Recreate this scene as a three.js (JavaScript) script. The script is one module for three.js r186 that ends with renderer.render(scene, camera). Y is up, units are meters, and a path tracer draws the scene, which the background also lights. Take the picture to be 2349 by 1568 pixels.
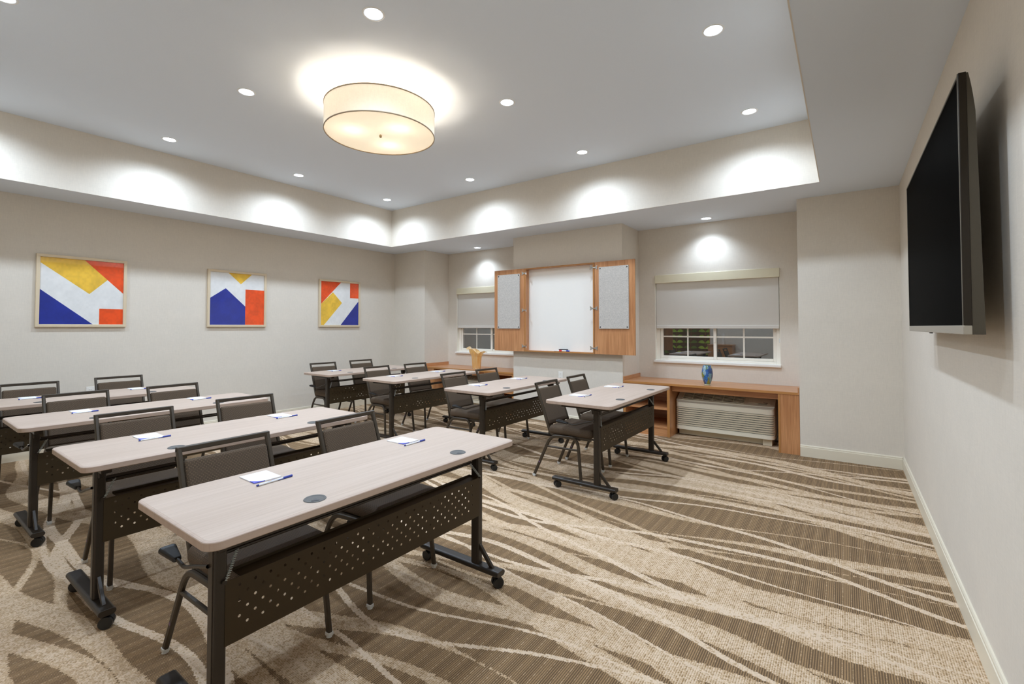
import * as THREE from 'three';
import { RoundedBoxGeometry } from 'three/addons/geometries/RoundedBoxGeometry.js';
import { mergeGeometries } from 'three/addons/utils/BufferGeometryUtils.js';

// ---------------------------------------------------------------- camera, sky, exposure
const scene = new THREE.Scene();
const FOCAL = 1064.29, EYE = 1.37;
const camera = new THREE.PerspectiveCamera(2 * Math.atan(784 / FOCAL) * 180 / Math.PI, 2349 / 1568, 0.05, 80);
camera.position.set(0, EYE, 0);
camera.rotation.order = 'YXZ';
camera.rotation.set(0.0246, 0.6223, -0.0004);
camera.setViewOffset(2349, 1568, 0, 784 - 722.85, 2349, 1568);      // lens shifted upwards
scene.background = new THREE.Color().setRGB(0.012, 0.014, 0.013);   // night outside the windows
const renderer = new THREE.WebGLRenderer({ antialias: true });
renderer.toneMapping = THREE.LinearToneMapping;
renderer.toneMappingExposure = 1.33;
renderer.shadowMap.enabled = true;

const CAN = 3.3, CAN_COLOR = [0.81, 0.99, 1.22];                    // recessed downlights, candela
const BULB = 0.6, BULB_COLOR = [1.0, 0.9, 0.76];                   // bulbs of the drum lamp

// ---------------------------------------------------------------- the room's measures (metres)
const XL = -6.908, XR = 0.446, ZP = -5.82, ZR = -6.429, ZF = 0.66, YL = 2.74, YH = 3.363;
const TL = -6.308, TR = -0.178, TB = -5.245, TF = 0.06;             // edges of the raised ceiling
const PIER_L = -6.095, CH_L = -4.148, CH_R = -2.383, PIER_R = -0.404;

// ---------------------------------------------------------------- helpers
let seed = 12345;
const rnd = () => { seed = (seed * 1664525 + 1013904223) >>> 0; return seed / 4294967296; };
const hash = (a, b) => { let h = (Math.imul(a | 0, 374761393) + Math.imul(b | 0, 668265263)) | 0; h = Math.imul(h ^ (h >>> 13), 1274126177); return ((h ^ (h >>> 16)) >>> 0) / 4294967296; };
const smooth = (t) => t * t * (3 - 2 * t);
function vnoise(x, y, wrapX = 0, wrapY = 0) {
  const xi = Math.floor(x), yi = Math.floor(y), u = smooth(x - xi), v = smooth(y - yi);
  const w = (a, n) => (n ? ((a % n) + n) % n : a);
  const a = hash(w(xi, wrapX), w(yi, wrapY)), b = hash(w(xi + 1, wrapX), w(yi, wrapY)), c = hash(w(xi, wrapX), w(yi + 1, wrapY)), d = hash(w(xi + 1, wrapX), w(yi + 1, wrapY));
  return a + (b - a) * u + (c - a) * v + (a - b - c + d) * u * v;
}
function dataTexture(w, h, fill, srgb = true) {
  const d = new Uint8Array(w * h * 4), o = [0, 0, 0];
  for (let y = 0; y < h; y++) for (let x = 0; x < w; x++) {
    fill(x, y, o);
    const i = (y * w + x) * 4;
    d[i] = Math.max(0, Math.min(255, o[0])); d[i + 1] = Math.max(0, Math.min(255, o[1])); d[i + 2] = Math.max(0, Math.min(255, o[2])); d[i + 3] = 255;
  }
  const t = new THREE.DataTexture(d, w, h);
  t.wrapS = t.wrapT = THREE.RepeatWrapping; t.magFilter = THREE.LinearFilter; t.minFilter = THREE.LinearMipmapLinearFilter; t.generateMipmaps = true;
  if (srgb) t.colorSpace = THREE.SRGBColorSpace;
  t.needsUpdate = true;
  return t;
}
const rep = (t, mx, my) => { t.repeat.set(1 / mx, 1 / my); return t; };   // texture that covers mx by my metres
const hex = (r, g, b) => new THREE.Color().setRGB(r / 255, g / 255, b / 255, THREE.SRGBColorSpace);
const std = (color, roughness = 0.8, metalness = 0, more = {}) => new THREE.MeshStandardMaterial({ color, roughness, metalness, ...more });
const phys = (color, more) => new THREE.MeshPhysicalMaterial({ color, ...more });

const taken = {};
function numbered(name) { const n = taken[name] ?? 0; taken[name] = n + 1; return n ? name + '_' + String(n).padStart(3, '0') : name; }
function shadows(o) { o.castShadow = o.receiveShadow = true; return o; }
function part(name, geometry, material, parent) {
  const m = shadows(new THREE.Mesh(geometry, material));
  m.name = name; parent.add(m);
  return m;
}
function tag(o, label, category, group) { o.userData = { label, category }; if (group) o.userData.group = group; return o; }
function thing(name, label, category, x = 0, y = 0, z = 0, turn = 0, group) {
  const o = new THREE.Group();
  o.name = numbered(name); o.position.set(x, y, z); o.rotation.y = turn; scene.add(o);
  return tag(o, label, category, group);
}
function copyOf(o, label, x, y, z, turn = 0, group) {
  const c = o.clone();
  c.name = numbered(o.name.replace(/_\d{3}$/, '')); c.position.set(x, y, z); c.rotation.y = turn; scene.add(c);
  tag(c, label, o.userData.category, group ?? o.userData.group);
  return c;
}
function struct(name, geometry, material, label) {
  const m = geometry ? shadows(new THREE.Mesh(geometry, material)) : new THREE.Group();
  m.name = name; m.userData = { kind: 'structure', label }; scene.add(m);
  return m;
}
// uv in metres, from the side a face points to; grain: the axis that the texture's v follows
function metreUV(g, grain = 'y') {
  if (g.index) g = g.toNonIndexed();
  const p = g.attributes.position, n = g.attributes.normal, uv = new Float32Array(p.count * 2);
  const ax = { x: 0, y: 1, z: 2 }[grain];
  for (let i = 0; i < p.count; i += 3) {
    let k = [0, 0, 0];
    for (let j = 0; j < 3; j++) { k[0] += n.getX(i + j); k[1] += n.getY(i + j); k[2] += n.getZ(i + j); }
    k = k.map(Math.abs);
    const dom = k.indexOf(Math.max(...k)), rest = [0, 1, 2].filter((a) => a !== dom);
    const v = rest.includes(ax) ? ax : rest[1], u = rest.find((a) => a !== v);
    for (let j = 0; j < 3; j++) {
      const q = [p.getX(i + j), p.getY(i + j), p.getZ(i + j)];
      uv[(i + j) * 2] = q[u] + 0.37 * dom; uv[(i + j) * 2 + 1] = q[v];
    }
  }
  g.setAttribute('uv', new THREE.BufferAttribute(uv, 2));
  return g;
}
// a box from its limits, edges rounded by r
function box(x0, x1, y0, y1, z0, z1, r = 0, grain = 'y') {
  const w = Math.abs(x1 - x0), h = Math.abs(y1 - y0), d = Math.abs(z1 - z0);
  let g = r > 0 ? new RoundedBoxGeometry(w, h, d, 2, Math.min(r, w / 2.02, h / 2.02, d / 2.02)) : new THREE.BoxGeometry(w, h, d);
  g.translate((x0 + x1) / 2, (y0 + y1) / 2, (z0 + z1) / 2);
  return metreUV(g, grain);
}
const merge = (list) => mergeGeometries(list.map((g) => { const q = g.index ? g.toNonIndexed() : g; for (const k of Object.keys(q.attributes)) if (!['position', 'normal', 'uv'].includes(k)) q.deleteAttribute(k); return q; }));
function cyl(r0, r1, h, seg = 20, open = false) { return new THREE.CylinderGeometry(r0, r1, h, seg, 1, open); }
// a rectangular tube w by t along points of the xy plane (w: across the path in the plane, t: along z), z given by zOf
function rectTube(pts, w, t, zOf) {
  const n = pts.length, pos = [], nor = [], c = 0.22 * Math.min(w, t);
  const prof = [[-w / 2 + c, -t / 2], [w / 2 - c, -t / 2], [w / 2, -t / 2 + c], [w / 2, t / 2 - c], [w / 2 - c, t / 2], [-w / 2 + c, t / 2], [-w / 2, t / 2 - c], [-w / 2, -t / 2 + c]];
  const rings = pts.map((p, i) => {
    const a = pts[Math.max(0, i - 1)], b = pts[Math.min(n - 1, i + 1)];
    let tx = b[0] - a[0], ty = b[1] - a[1]; const l = Math.hypot(tx, ty); tx /= l; ty /= l;
    return prof.map(([u, v]) => [p[0] - ty * u, p[1] + tx * u, zOf(p[1]) + v]);
  });
  const tri = (a, b, c2) => {
    const A = new THREE.Vector3(...a), B = new THREE.Vector3(...b), C = new THREE.Vector3(...c2), N = new THREE.Vector3().crossVectors(B.clone().sub(A), C.clone().sub(A)).normalize();
    for (const q of [A, B, C]) { pos.push(q.x, q.y, q.z); nor.push(N.x, N.y, N.z); }
  };
  for (let i = 0; i < n - 1; i++) for (let k = 0; k < 8; k++) {
    const k2 = (k + 1) % 8, a = rings[i][k], b = rings[i][k2], c2 = rings[i + 1][k2], d = rings[i + 1][k];
    tri(a, c2, b); tri(a, d, c2);
  }
  for (const [r, flip] of [[rings[0], false], [rings[n - 1], true]]) for (let k = 1; k < 7; k++) flip ? tri(r[0], r[k + 1], r[k]) : tri(r[0], r[k], r[k + 1]);
  const g = new THREE.BufferGeometry();
  g.setAttribute('position', new THREE.Float32BufferAttribute(pos, 3));
  g.setAttribute('normal', new THREE.Float32BufferAttribute(nor, 3));
  return metreUV(g);
}
// round corners of a polyline
function rounded(pts, radius, steps = 5) {
  const out = [pts[0]];
  for (let i = 1; i < pts.length - 1; i++) {
    const [a, b, c] = [pts[i - 1], pts[i], pts[i + 1]], la = Math.hypot(a[0] - b[0], a[1] - b[1]), lc = Math.hypot(c[0] - b[0], c[1] - b[1]);
    const ra = Math.min(radius, la * 0.48), rc = Math.min(radius, lc * 0.48);
    const p = [b[0] + (a[0] - b[0]) / la * ra, b[1] + (a[1] - b[1]) / la * ra], q = [b[0] + (c[0] - b[0]) / lc * rc, b[1] + (c[1] - b[1]) / lc * rc];
    for (let k = 0; k <= steps; k++) { const t = k / steps; out.push([(1 - t) ** 2 * p[0] + 2 * t * (1 - t) * b[0] + t * t * q[0], (1 - t) ** 2 * p[1] + 2 * t * (1 - t) * b[1] + t * t * q[1]]); }
  }
  out.push(pts[pts.length - 1]);
  return out;
}
const pipe = (points, r, seg = 8, steps = 40) => new THREE.TubeGeometry(new THREE.CatmullRomCurve3(points.map((p) => new THREE.Vector3(...p)), false, 'catmullrom', 0.1), steps, r, seg);

// ---------------------------------------------------------------- materials
const wallTex = dataTexture(512, 512, (x, y, o) => {
  const a = vnoise(x / 2.1, y / 23, 244, 22) - 0.5, b = vnoise(x / 19, y / 2.1, 27, 244) - 0.5, c = vnoise(x / 90, y / 90, 6, 6) - 0.5, k = 1 + 0.022 * a + 0.018 * b + 0.012 * c;
  o[0] = 229 * k; o[1] = 219 * k; o[2] = 204 * k;
});
rep(wallTex, 0.7, 0.7);
const wallBump = dataTexture(256, 256, (x, y, o) => { const v = 128 + 90 * (vnoise(x / 1.6, y / 14, 160, 18) - 0.5) + 70 * (vnoise(x / 12, y / 1.6, 21, 160) - 0.5); o[0] = o[1] = o[2] = v; }, false);
rep(wallBump, 0.35, 0.35);
const wallM = std(0xffffff, 0.86, 0, { map: wallTex, bumpMap: wallBump, bumpScale: 0.0002 });
const ceilBump = dataTexture(256, 256, (x, y, o) => { o[0] = o[1] = o[2] = 128 + 120 * (vnoise(x / 3, y / 3, 85, 85) - 0.5); }, false);
rep(ceilBump, 0.3, 0.3);
const ceilM = std(hex(230, 237, 246), 0.93, 0, { bumpMap: ceilBump, bumpScale: 0.0003 });
const trimM = std(hex(236, 225, 202), 0.45);
const whiteM = std(hex(246, 241, 232), 0.4);

function woodTexture(w, h, base, dark, scale = 1) {   // grain along v
  return dataTexture(w, h, (x, y, o) => {
    const warp = 6 * (vnoise(x / 40, y / 300, Math.round(w / 40), Math.max(1, Math.round(h / 300))) - 0.5);
    const fine = vnoise((x + warp) / 1.6, y / 60, Math.round(w / 1.6), Math.round(h / 60)), mid = vnoise((x + warp) / 7, y / 170, Math.round(w / 7), Math.round(h / 170)), broad = vnoise(x / 42, y / 500, Math.round(w / 42), Math.max(1, Math.round(h / 500)));
    const k = Math.min(1, Math.max(0, 0.5 + scale * (0.55 * (fine - 0.5) + 0.7 * (mid - 0.5) + 0.7 * (broad - 0.5))));
    for (let c = 0; c < 3; c++) o[c] = base[c] + (dark[c] - base[c]) * k;
  });
}
const cherryTex = woodTexture(512, 1024, [212, 152, 102], [178, 118, 72]);
rep(cherryTex, 0.6, 1.2);
const woodM = phys(0xffffff, { map: cherryTex, roughness: 0.36, clearcoat: 0.35, clearcoatRoughness: 0.25 });
const woodEdgeM = std(hex(186, 128, 70), 0.45);
const topTex = woodTexture(512, 1024, [199, 178, 161], [187, 165, 147]);
rep(topTex, 0.4, 1.6);
const tableTopM = phys(0xffffff, { map: topTex, roughness: 0.5 });
const edgeTex = woodTexture(256, 512, [192, 168, 150], [178, 154, 137]);
rep(edgeTex, 0.2, 0.8);
const tableEdgeM = std(0xffffff, 0.5, 0, { map: edgeTex });
const blackM = phys(hex(44, 35, 25), { roughness: 0.42, metalness: 0.2, clearcoat: 0.2, clearcoatRoughness: 0.3 });
const panelM = phys(hex(62, 49, 28), { roughness: 0.5, metalness: 0.35 });
const frameM = phys(hex(66, 55, 41), { roughness: 0.48, metalness: 0.15, clearcoat: 0.12, clearcoatRoughness: 0.4 });
const plasticM = std(hex(28, 27, 26), 0.45);
const chromeM = std(hex(200, 200, 198), 0.25, 1);
const springM = std(hex(196, 204, 202), 0.3, 0.25);
const clearM = std(hex(225, 225, 220), 0.3);
const greyPlasticM = std(hex(92, 90, 86), 0.55);

// woven herringbone upholstery, 64 px to a repeat of 24 mm
const fabricTex = dataTexture(128, 128, (x, y, o) => {
  const s = 16, bx = Math.floor(x / s), by = Math.floor(y / s), fx = (x % s) / s, fy = (y % s) / s, up = (bx + by) % 2 === 0;
  const t = up ? fx : fy, thread = Math.abs(((t * 2) % 1) - 0.5) * 2, along = up ? fy : fx;
  const k = 0.62 + 0.85 * (1 - thread) * (up ? 1 : 0.7) * (1 - 0.5 * Math.abs(along - 0.5) * 2) + 0.16 * (hash(x, y) - 0.5);
  o[0] = 98 * k; o[1] = 80 * k; o[2] = 61 * k;
});
rep(fabricTex, 0.058, 0.058);
const fabricBump = dataTexture(64, 64, (x, y, o) => {
  const s = 8, bx = Math.floor(x / s), by = Math.floor(y / s), fx = (x % s) / s, fy = (y % s) / s, up = (bx + by) % 2 === 0;
  const t = up ? fx : fy; o[0] = o[1] = o[2] = 60 + 190 * Math.sin(Math.PI * ((t * 2) % 1));
}, false);
rep(fabricBump, 0.058, 0.058);
const fabricM = phys(0xffffff, { map: fabricTex, bumpMap: fabricBump, bumpScale: 0.0008, roughness: 0.85, sheen: 0.35, sheenRoughness: 0.5, sheenColor: hex(150, 140, 125) });

console.log('materials');
// ---------------------------------------------------------------- carpet: ribbons of beige across brown ribs
const CX0 = XL - 0.01, CZ0 = ZR - 0.26, CSPAN = 3.69, CZSPAN = 3.7;
// every ribbon swings across the room on a course and with a width of its own, so that they cross and part again
const RIBBONS = [];
for (let k = 0; k < 100; k++) {
  const q = (n) => hash(k * 17 + n, 4242), clean = k % 8 < 3 ? 1 : 0;
  RIBBONS.push({ clean, z: -7.15 + k * 0.0865 + 0.08 * (q(1) - 0.5), s: 0.16 * (q(2) - 0.42), A: 0.07 + 0.13 * q(3), L: 2.6 + 1.9 * q(4), f: 6.28 * q(5), w: clean ? 0.025 + 0.04 * q(6) : 0.045 + 0.105 * q(6), k });
}
function ribbonsAt(x) {
  return RIBBONS.map((b) => [b.z + b.s * (x + 3) + b.A * Math.sin(6.2832 * x / b.L + b.f) + 0.02 * Math.sin(6.2832 * x / 1.1 + 2 * b.f), b.w * Math.max(b.clean ? 0.3 : 0, 1.75 * vnoise(x * 0.8 + b.k * 7.31, b.k * 1.7) - 0.22) / 2, b.clean]);
}
const YARN = { beige: [216, 191, 163], pale: [202, 174, 141], sand: [181, 151, 115], tan: [156, 125, 88], dark: [102, 79, 54] };
const RIB = 0.0088, STITCH = 0.0058;
function carpetPiece(ix, iz) {
  const N = 2048, d = new Uint8Array(N * N * 4), x0 = CX0 + ix * CSPAN, z0 = CZ0 + iz * CZSPAN;
  const G = 512, field = new Float32Array((G + 1) * (G + 1) * 2);
  for (let i = 0; i <= G; i++) {
    const bands = ribbonsAt(x0 + i / G * CSPAN);
    for (let j = 0; j <= G; j++) {
      const z = z0 + j / G * CZSPAN, q = (j * (G + 1) + i) * 2;
      let a = -1, m = -1;
      for (const [c, w, clean] of bands) { const inside = w - Math.abs(z - c); if (clean) { if (inside > a) a = inside; } else if (inside > m) m = inside; }
      field[q] = a; field[q + 1] = m;
    }
  }
  const at = (gx, gz, c) => { const i = Math.min(G - 1, Math.floor(gx)), j = Math.min(G - 1, Math.floor(gz)), u = gx - i, v = gz - j, q = (j * (G + 1) + i) * 2 + c, r = q + (G + 1) * 2; return (field[q] * (1 - u) + field[q + 2] * u) * (1 - v) + (field[r] * (1 - u) + field[r + 2] * u) * v; };
  for (let py = 0; py < N; py++) for (let px = 0; px < N; px++) {
    const x = x0 + (px + 0.5) / N * CSPAN, z = z0 + (py + 0.5) / N * CZSPAN;
    const rib = Math.floor(x / RIB), st = Math.floor(z / STITCH + 0.5 * (rib & 1)), fr = x / RIB - rib;
    // the zone is decided stitch by stitch
    const sx = ((rib + 0.5) * RIB - x0) / CSPAN * G, sz = ((st + 0.5 - 0.5 * (rib & 1)) * STITCH - z0) / CZSPAN * G;
    const cx = Math.max(0, Math.min(G, sx)), cz = Math.max(0, Math.min(G, sz));
    const clean = at(cx, cz, 0), mixed = at(cx, cz, 1), h = hash(rib, st), h2 = hash(rib * 3 + 1, Math.floor(st / 3));
    let c;
    const line = fr < 0.5;
    if (clean > 0) c = h < 0.1 ? YARN.sand : line || h2 > 0.3 ? YARN.beige : YARN.pale;
    else if (mixed > -0.008 * h) { const e = Math.min(1, Math.max(0, mixed / 0.04)); c = line ? (h < 0.3 + 0.4 * e ? YARN.beige : YARN.pale) : h < 0.15 + 0.3 * e ? YARN.pale : h < 0.75 ? YARN.sand : YARN.tan; }
    else c = line ? YARN.dark : (rib % 4 === 0 && h < 0.4) ? YARN.sand : YARN.tan;
    const k = 0.93 + 0.16 * hash(px, py) , i = (py * N + px) * 4;
    d[i] = Math.min(255, c[0] * k); d[i + 1] = Math.min(255, c[1] * k); d[i + 2] = Math.min(255, c[2] * k); d[i + 3] = 255;
  }
  const t = new THREE.DataTexture(d, N, N);
  t.magFilter = THREE.LinearFilter; t.minFilter = THREE.LinearMipmapLinearFilter; t.generateMipmaps = true; t.colorSpace = THREE.SRGBColorSpace;
  t.wrapS = t.wrapT = THREE.ClampToEdgeWrapping;
  t.repeat.set(1 / CSPAN, 1 / CZSPAN); t.offset.set(-x0 / CSPAN, -z0 / CZSPAN); t.needsUpdate = true;
  return t;
}
const ribBump = dataTexture(64, 64, (x, y, o) => {
  const fr = (x % 16) / 16, fy = (y % 16) / 16; o[0] = o[1] = o[2] = 120 + 80 * Math.sin(fr * Math.PI) + 50 * Math.sin(fy * Math.PI) * (hash(x >> 4, y >> 4) + 0.3);
}, false);
rep(ribBump, RIB * 4, STITCH * 4);
{
  const pos = [], nor = [], uv = [], mats = [], g = new THREE.BufferGeometry();
  for (let iz = 0; iz < 2; iz++) for (let ix = 0; ix < 2; ix++) {
    const x0 = CX0 + ix * CSPAN, x1 = x0 + CSPAN, z0 = CZ0 + iz * CZSPAN, z1 = z0 + CZSPAN;
    g.addGroup(pos.length / 3, 6, mats.length);
    for (const [x, z] of [[x0, z0], [x0, z1], [x1, z1], [x0, z0], [x1, z1], [x1, z0]]) { pos.push(x, 0, z); nor.push(0, 1, 0); uv.push(x, z); }
    mats.push(std(0xffffff, 0.97, 0, { map: carpetPiece(ix, iz), bumpMap: ribBump, bumpScale: 0.0015 }));
  }
  const X1 = CX0 + 2 * CSPAN, Z1 = CZ0 + 2 * CZSPAN;                 // underside and rim, 6 cm thick
  const slab = new THREE.BoxGeometry(X1 - CX0, 0.06, Z1 - CZ0).toNonIndexed(); slab.translate((CX0 + X1) / 2, -0.0305, (CZ0 + Z1) / 2);
  g.addGroup(pos.length / 3, slab.attributes.position.count, mats.length); mats.push(std(hex(120, 100, 75), 1));
  pos.push(...slab.attributes.position.array); nor.push(...slab.attributes.normal.array); uv.push(...slab.attributes.uv.array);
  g.setAttribute('position', new THREE.Float32BufferAttribute(pos, 3)); g.setAttribute('normal', new THREE.Float32BufferAttribute(nor, 3)); g.setAttribute('uv', new THREE.Float32BufferAttribute(uv, 2));
  struct('floor', g, mats, 'brown and beige carpet with wavy ribbon pattern');
}
console.log('carpet');

// ---------------------------------------------------------------- room shell
struct('wall_left', box(XL - 0.15, XL, 0, YL + 0.02, ZR - 0.25, ZF + 0.15), wallM, 'long beige wall with the three framed prints');
struct('wall_right', box(XR, XR + 0.15, 0, YL + 0.02, ZR - 0.25, ZF + 0.15), wallM, 'beige wall carrying the television');
struct('wall_front', box(XL, XR, 0, YL + 0.02, ZF, ZF + 0.15), wallM, 'plain beige wall opposite the windows');
const WIN = [[-5.879, -4.36], [-2.152, -0.633]], WY0 = 0.905, WY1 = 2.083;
{
  const s = new THREE.Shape([new THREE.Vector2(XL, 0), new THREE.Vector2(XR, 0), new THREE.Vector2(XR, YL + 0.02), new THREE.Vector2(XL, YL + 0.02)]);
  for (const [a, b] of WIN) s.holes.push(new THREE.Path([new THREE.Vector2(a, WY0), new THREE.Vector2(a, WY1), new THREE.Vector2(b, WY1), new THREE.Vector2(b, WY0)]));
  const g = new THREE.ExtrudeGeometry(s, { depth: 0.22, bevelEnabled: false }); g.translate(0, 0, ZR - 0.22);
  struct('wall_back', metreUV(g), wallM, 'beige window wall at the back of the two recesses');
}
struct('wall_pier_left', box(XL, PIER_L, 0, YL + 0.01, ZR, ZP), wallM, 'short beige wall pier beside the picture wall');
struct('wall_pier_center', box(CH_L, CH_R, 0, YL + 0.01, ZR, ZP), wallM, 'projecting beige wall behind the whiteboard cabinet');
struct('wall_pier_right', box(PIER_R, XR, 0, YL + 0.01, ZR, ZP), wallM, 'beige wall pier next to the television wall');
// raised ceiling: soffit ring, upright faces, upper slab
{
  const s = new THREE.Shape([new THREE.Vector2(XL - 0.1, ZR - 0.2), new THREE.Vector2(XR + 0.1, ZR - 0.2), new THREE.Vector2(XR + 0.1, ZF + 0.1), new THREE.Vector2(XL - 0.1, ZF + 0.1)]);
  const e = 0.006; s.holes.push(new THREE.Path([new THREE.Vector2(TL - e, TB - e), new THREE.Vector2(TL - e, TF + e), new THREE.Vector2(TR + e, TF + e), new THREE.Vector2(TR + e, TB - e)]));
  const g = new THREE.ExtrudeGeometry(s, { depth: 0.04, bevelEnabled: false }); g.rotateX(Math.PI / 2); g.translate(0, YL + 0.04, 0);
  struct('ceiling_soffit', metreUV(g), ceilM, 'lower grey ceiling border around the raised tray');
}
struct('wall_tray_back', box(TL - 0.007, TR + 0.007, YL - 0.0006, YH + 0.02, TB - 0.007, TB - 0.0004), wallM, 'upright beige face of the ceiling tray on the window side');
struct('wall_tray_left', box(TL - 0.007, TL - 0.0004, YL - 0.0006, YH + 0.02, TB, TF), wallM, 'upright beige face of the ceiling tray above the prints');
struct('wall_tray_right', box(TR + 0.0004, TR + 0.007, YL - 0.0006, YH + 0.02, TB, TF), wallM, 'upright beige face of the ceiling tray on the television side');
struct('wall_tray_front', box(TL - 0.007, TR + 0.007, YL - 0.0006, YH + 0.02, TF + 0.0004, TF + 0.007), wallM, 'upright beige face of the ceiling tray opposite the windows');
struct('ceiling', box(TL - 0.2, TR + 0.2, YH, YH + 0.1, TB - 0.2, TF + 0.2), ceilM, 'raised grey ceiling with downlights');

// baseboards with a moulded upper edge
const bbProfile = [[0, 0], [0.014, 0], [0.014, 0.098], [0.011, 0.101], [0.011, 0.112], [0.007, 0.12], [0, 0.12]];
function baseboard(name, x0, z0, x1, z1) {
  const len = Math.hypot(x1 - x0, z1 - z0), s = new THREE.Shape(bbProfile.map((p) => new THREE.Vector2(...p)));
  const g = new THREE.ExtrudeGeometry(s, { depth: len, bevelEnabled: false });   // profile in xy, along +z
  const m = struct(name, metreUV(g, 'z'), trimM, 'cream moulded baseboard');
  m.position.set(x0, 0, z0); m.rotation.y = Math.atan2(x1 - x0, z1 - z0);
}
baseboard('baseboard_left', XL, ZP + 0.002, XL, ZF);
baseboard('baseboard_right', XR, ZF, XR, ZP + 0.002);
baseboard('baseboard_pier_left', PIER_L, ZP, XL + 0.015, ZP);
baseboard('baseboard_center', CH_R, ZP, CH_L, ZP);
baseboard('baseboard_pier_right', XR - 0.015, ZP, PIER_R, ZP);
baseboard('baseboard_front', XL, ZF, XR, ZF);

// ---------------------------------------------------------------- windows, sills, roller shades
const glassM = phys(0xffffff, { roughness: 0.0, transmission: 1, thickness: 0, ior: 1.75, specularIntensity: 1 });
const shadeM = phys(hex(236, 230, 220), { roughness: 0.9, transmission: 0.12, thickness: 0 });
const valanceM = std(hex(232, 222, 192), 0.3);
const vinylM = std(hex(252, 243, 228), 0.35);
WIN.forEach(([a, b], n) => {
  const w = struct('window_' + (n + 1), null, null, n ? 'white sliding window under the half-drawn shade near the television' : 'white sliding window partly hidden by the cabinet door');
  const z0 = -6.56, z1 = -6.495, mid = (a + b) / 2;
  part('frame', merge([box(a, a + 0.05, WY0, WY1, z0, z1, 0.004), box(b - 0.05, b, WY0, WY1, z0, z1, 0.004), box(a + 0.05, b - 0.05, WY0, WY0 + 0.03, z0, z1, 0.004), box(a + 0.05, b - 0.05, WY1 - 0.05, WY1, z0, z1, 0.004)]), vinylM, w);
  for (const side of [0, 1]) {                                        // sliding sashes, each with a pane and a muntin grid
    const s0 = side ? mid - 0.02 : a + 0.052, s1 = side ? b - 0.052 : mid + 0.022, zs0 = side ? -6.548 : -6.528, zs1 = zs0 + 0.026, y0 = WY0 + 0.031, y1 = WY1 - 0.051, r = 0.036;
    const sash = part('sash', merge([box(s0, s0 + r, y0, y1, zs0, zs1, 0.004), box(s1 - r, s1, y0, y1, zs0, zs1, 0.004), box(s0 + r, s1 - r, y0, y0 + r, zs0, zs1, 0.004), box(s0 + r, s1 - r, y1 - r, y1, zs0, zs1, 0.004)]), vinylM, w);
    const zc = (zs0 + zs1) / 2, c = (s0 + s1) / 2;
    for (const dz of [0.006, -0.007]) part('pane', box(s0 + r, s1 - r, y0 + r, y1 - r, zc + dz - 0.0001, zc + dz + 0.0001), glassM, sash);
    part('muntin', box(c - 0.01, c + 0.01, y0 + r, y1 - r, zc - 0.004, zc + 0.004), vinylM, sash);
    for (const y of [1.235, 1.62]) part('muntin', box(s0 + r, s1 - r, y - 0.01, y + 0.01, zc - 0.0038, zc + 0.0038), vinylM, sash);
    if (!side) part('latch', merge([box(s1 - 0.028, s1 - 0.008, 1.16, 1.235, zs1 - 0.001, zs1 + 0.012, 0.004)]), vinylM, sash);
  }
  part('sill', box(a - 0.012, b + 0.006, 0.878, WY0 + 0.004, z0 + 0.02, ZR + 0.035, 0.005, 'x'), whiteM, w);
  part('reveal', merge([box(a, a + 0.004, WY0, WY1, z1, ZR - 0.001), box(b - 0.004, b, WY0, WY1, z1, ZR - 0.001)]), std(hex(246, 238, 220), 0.6), w);
  // the shade hangs in the opening under its valance
  const t = thing('roller_shade', n ? 'pale grey roller shade half lowered over the window near the television' : 'pale grey roller shade partly hidden behind the left cabinet door', 'shade', mid, 1.35, ZR - 0.021, 0, 'roller shades');
  const h = (b - a) / 2;
  part('shade_cloth', box(-h + 0.01, h - 0.014, 0.035, 0.72, -0.0008, 0.0008), shadeM, t);
  part('bottom_bar', box(-h + 0.01, h - 0.014, -0.004, 0.036, -0.006, 0.006, 0.005, 'x'), shadeM, t);
  part('valance', box(-h + 0.001, h - 0.001, 0.622, 0.733, -0.045, 0.034, 0.003, 'x'), valanceM, t);
  const beads = [];
  for (let k = 0; k < 90; k++) beads.push(new THREE.SphereGeometry(0.0028, 5, 4).translate(h - 0.009, 0.62 - k * 0.0085, 0.004));
  part('bead_chain', merge(beads), std(hex(190, 184, 170), 0.4), t);
  part('chain_weight', box(h - 0.017, h - 0.001, -0.175, -0.125, -0.004, 0.012, 0.004), clearM, t);
});

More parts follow.
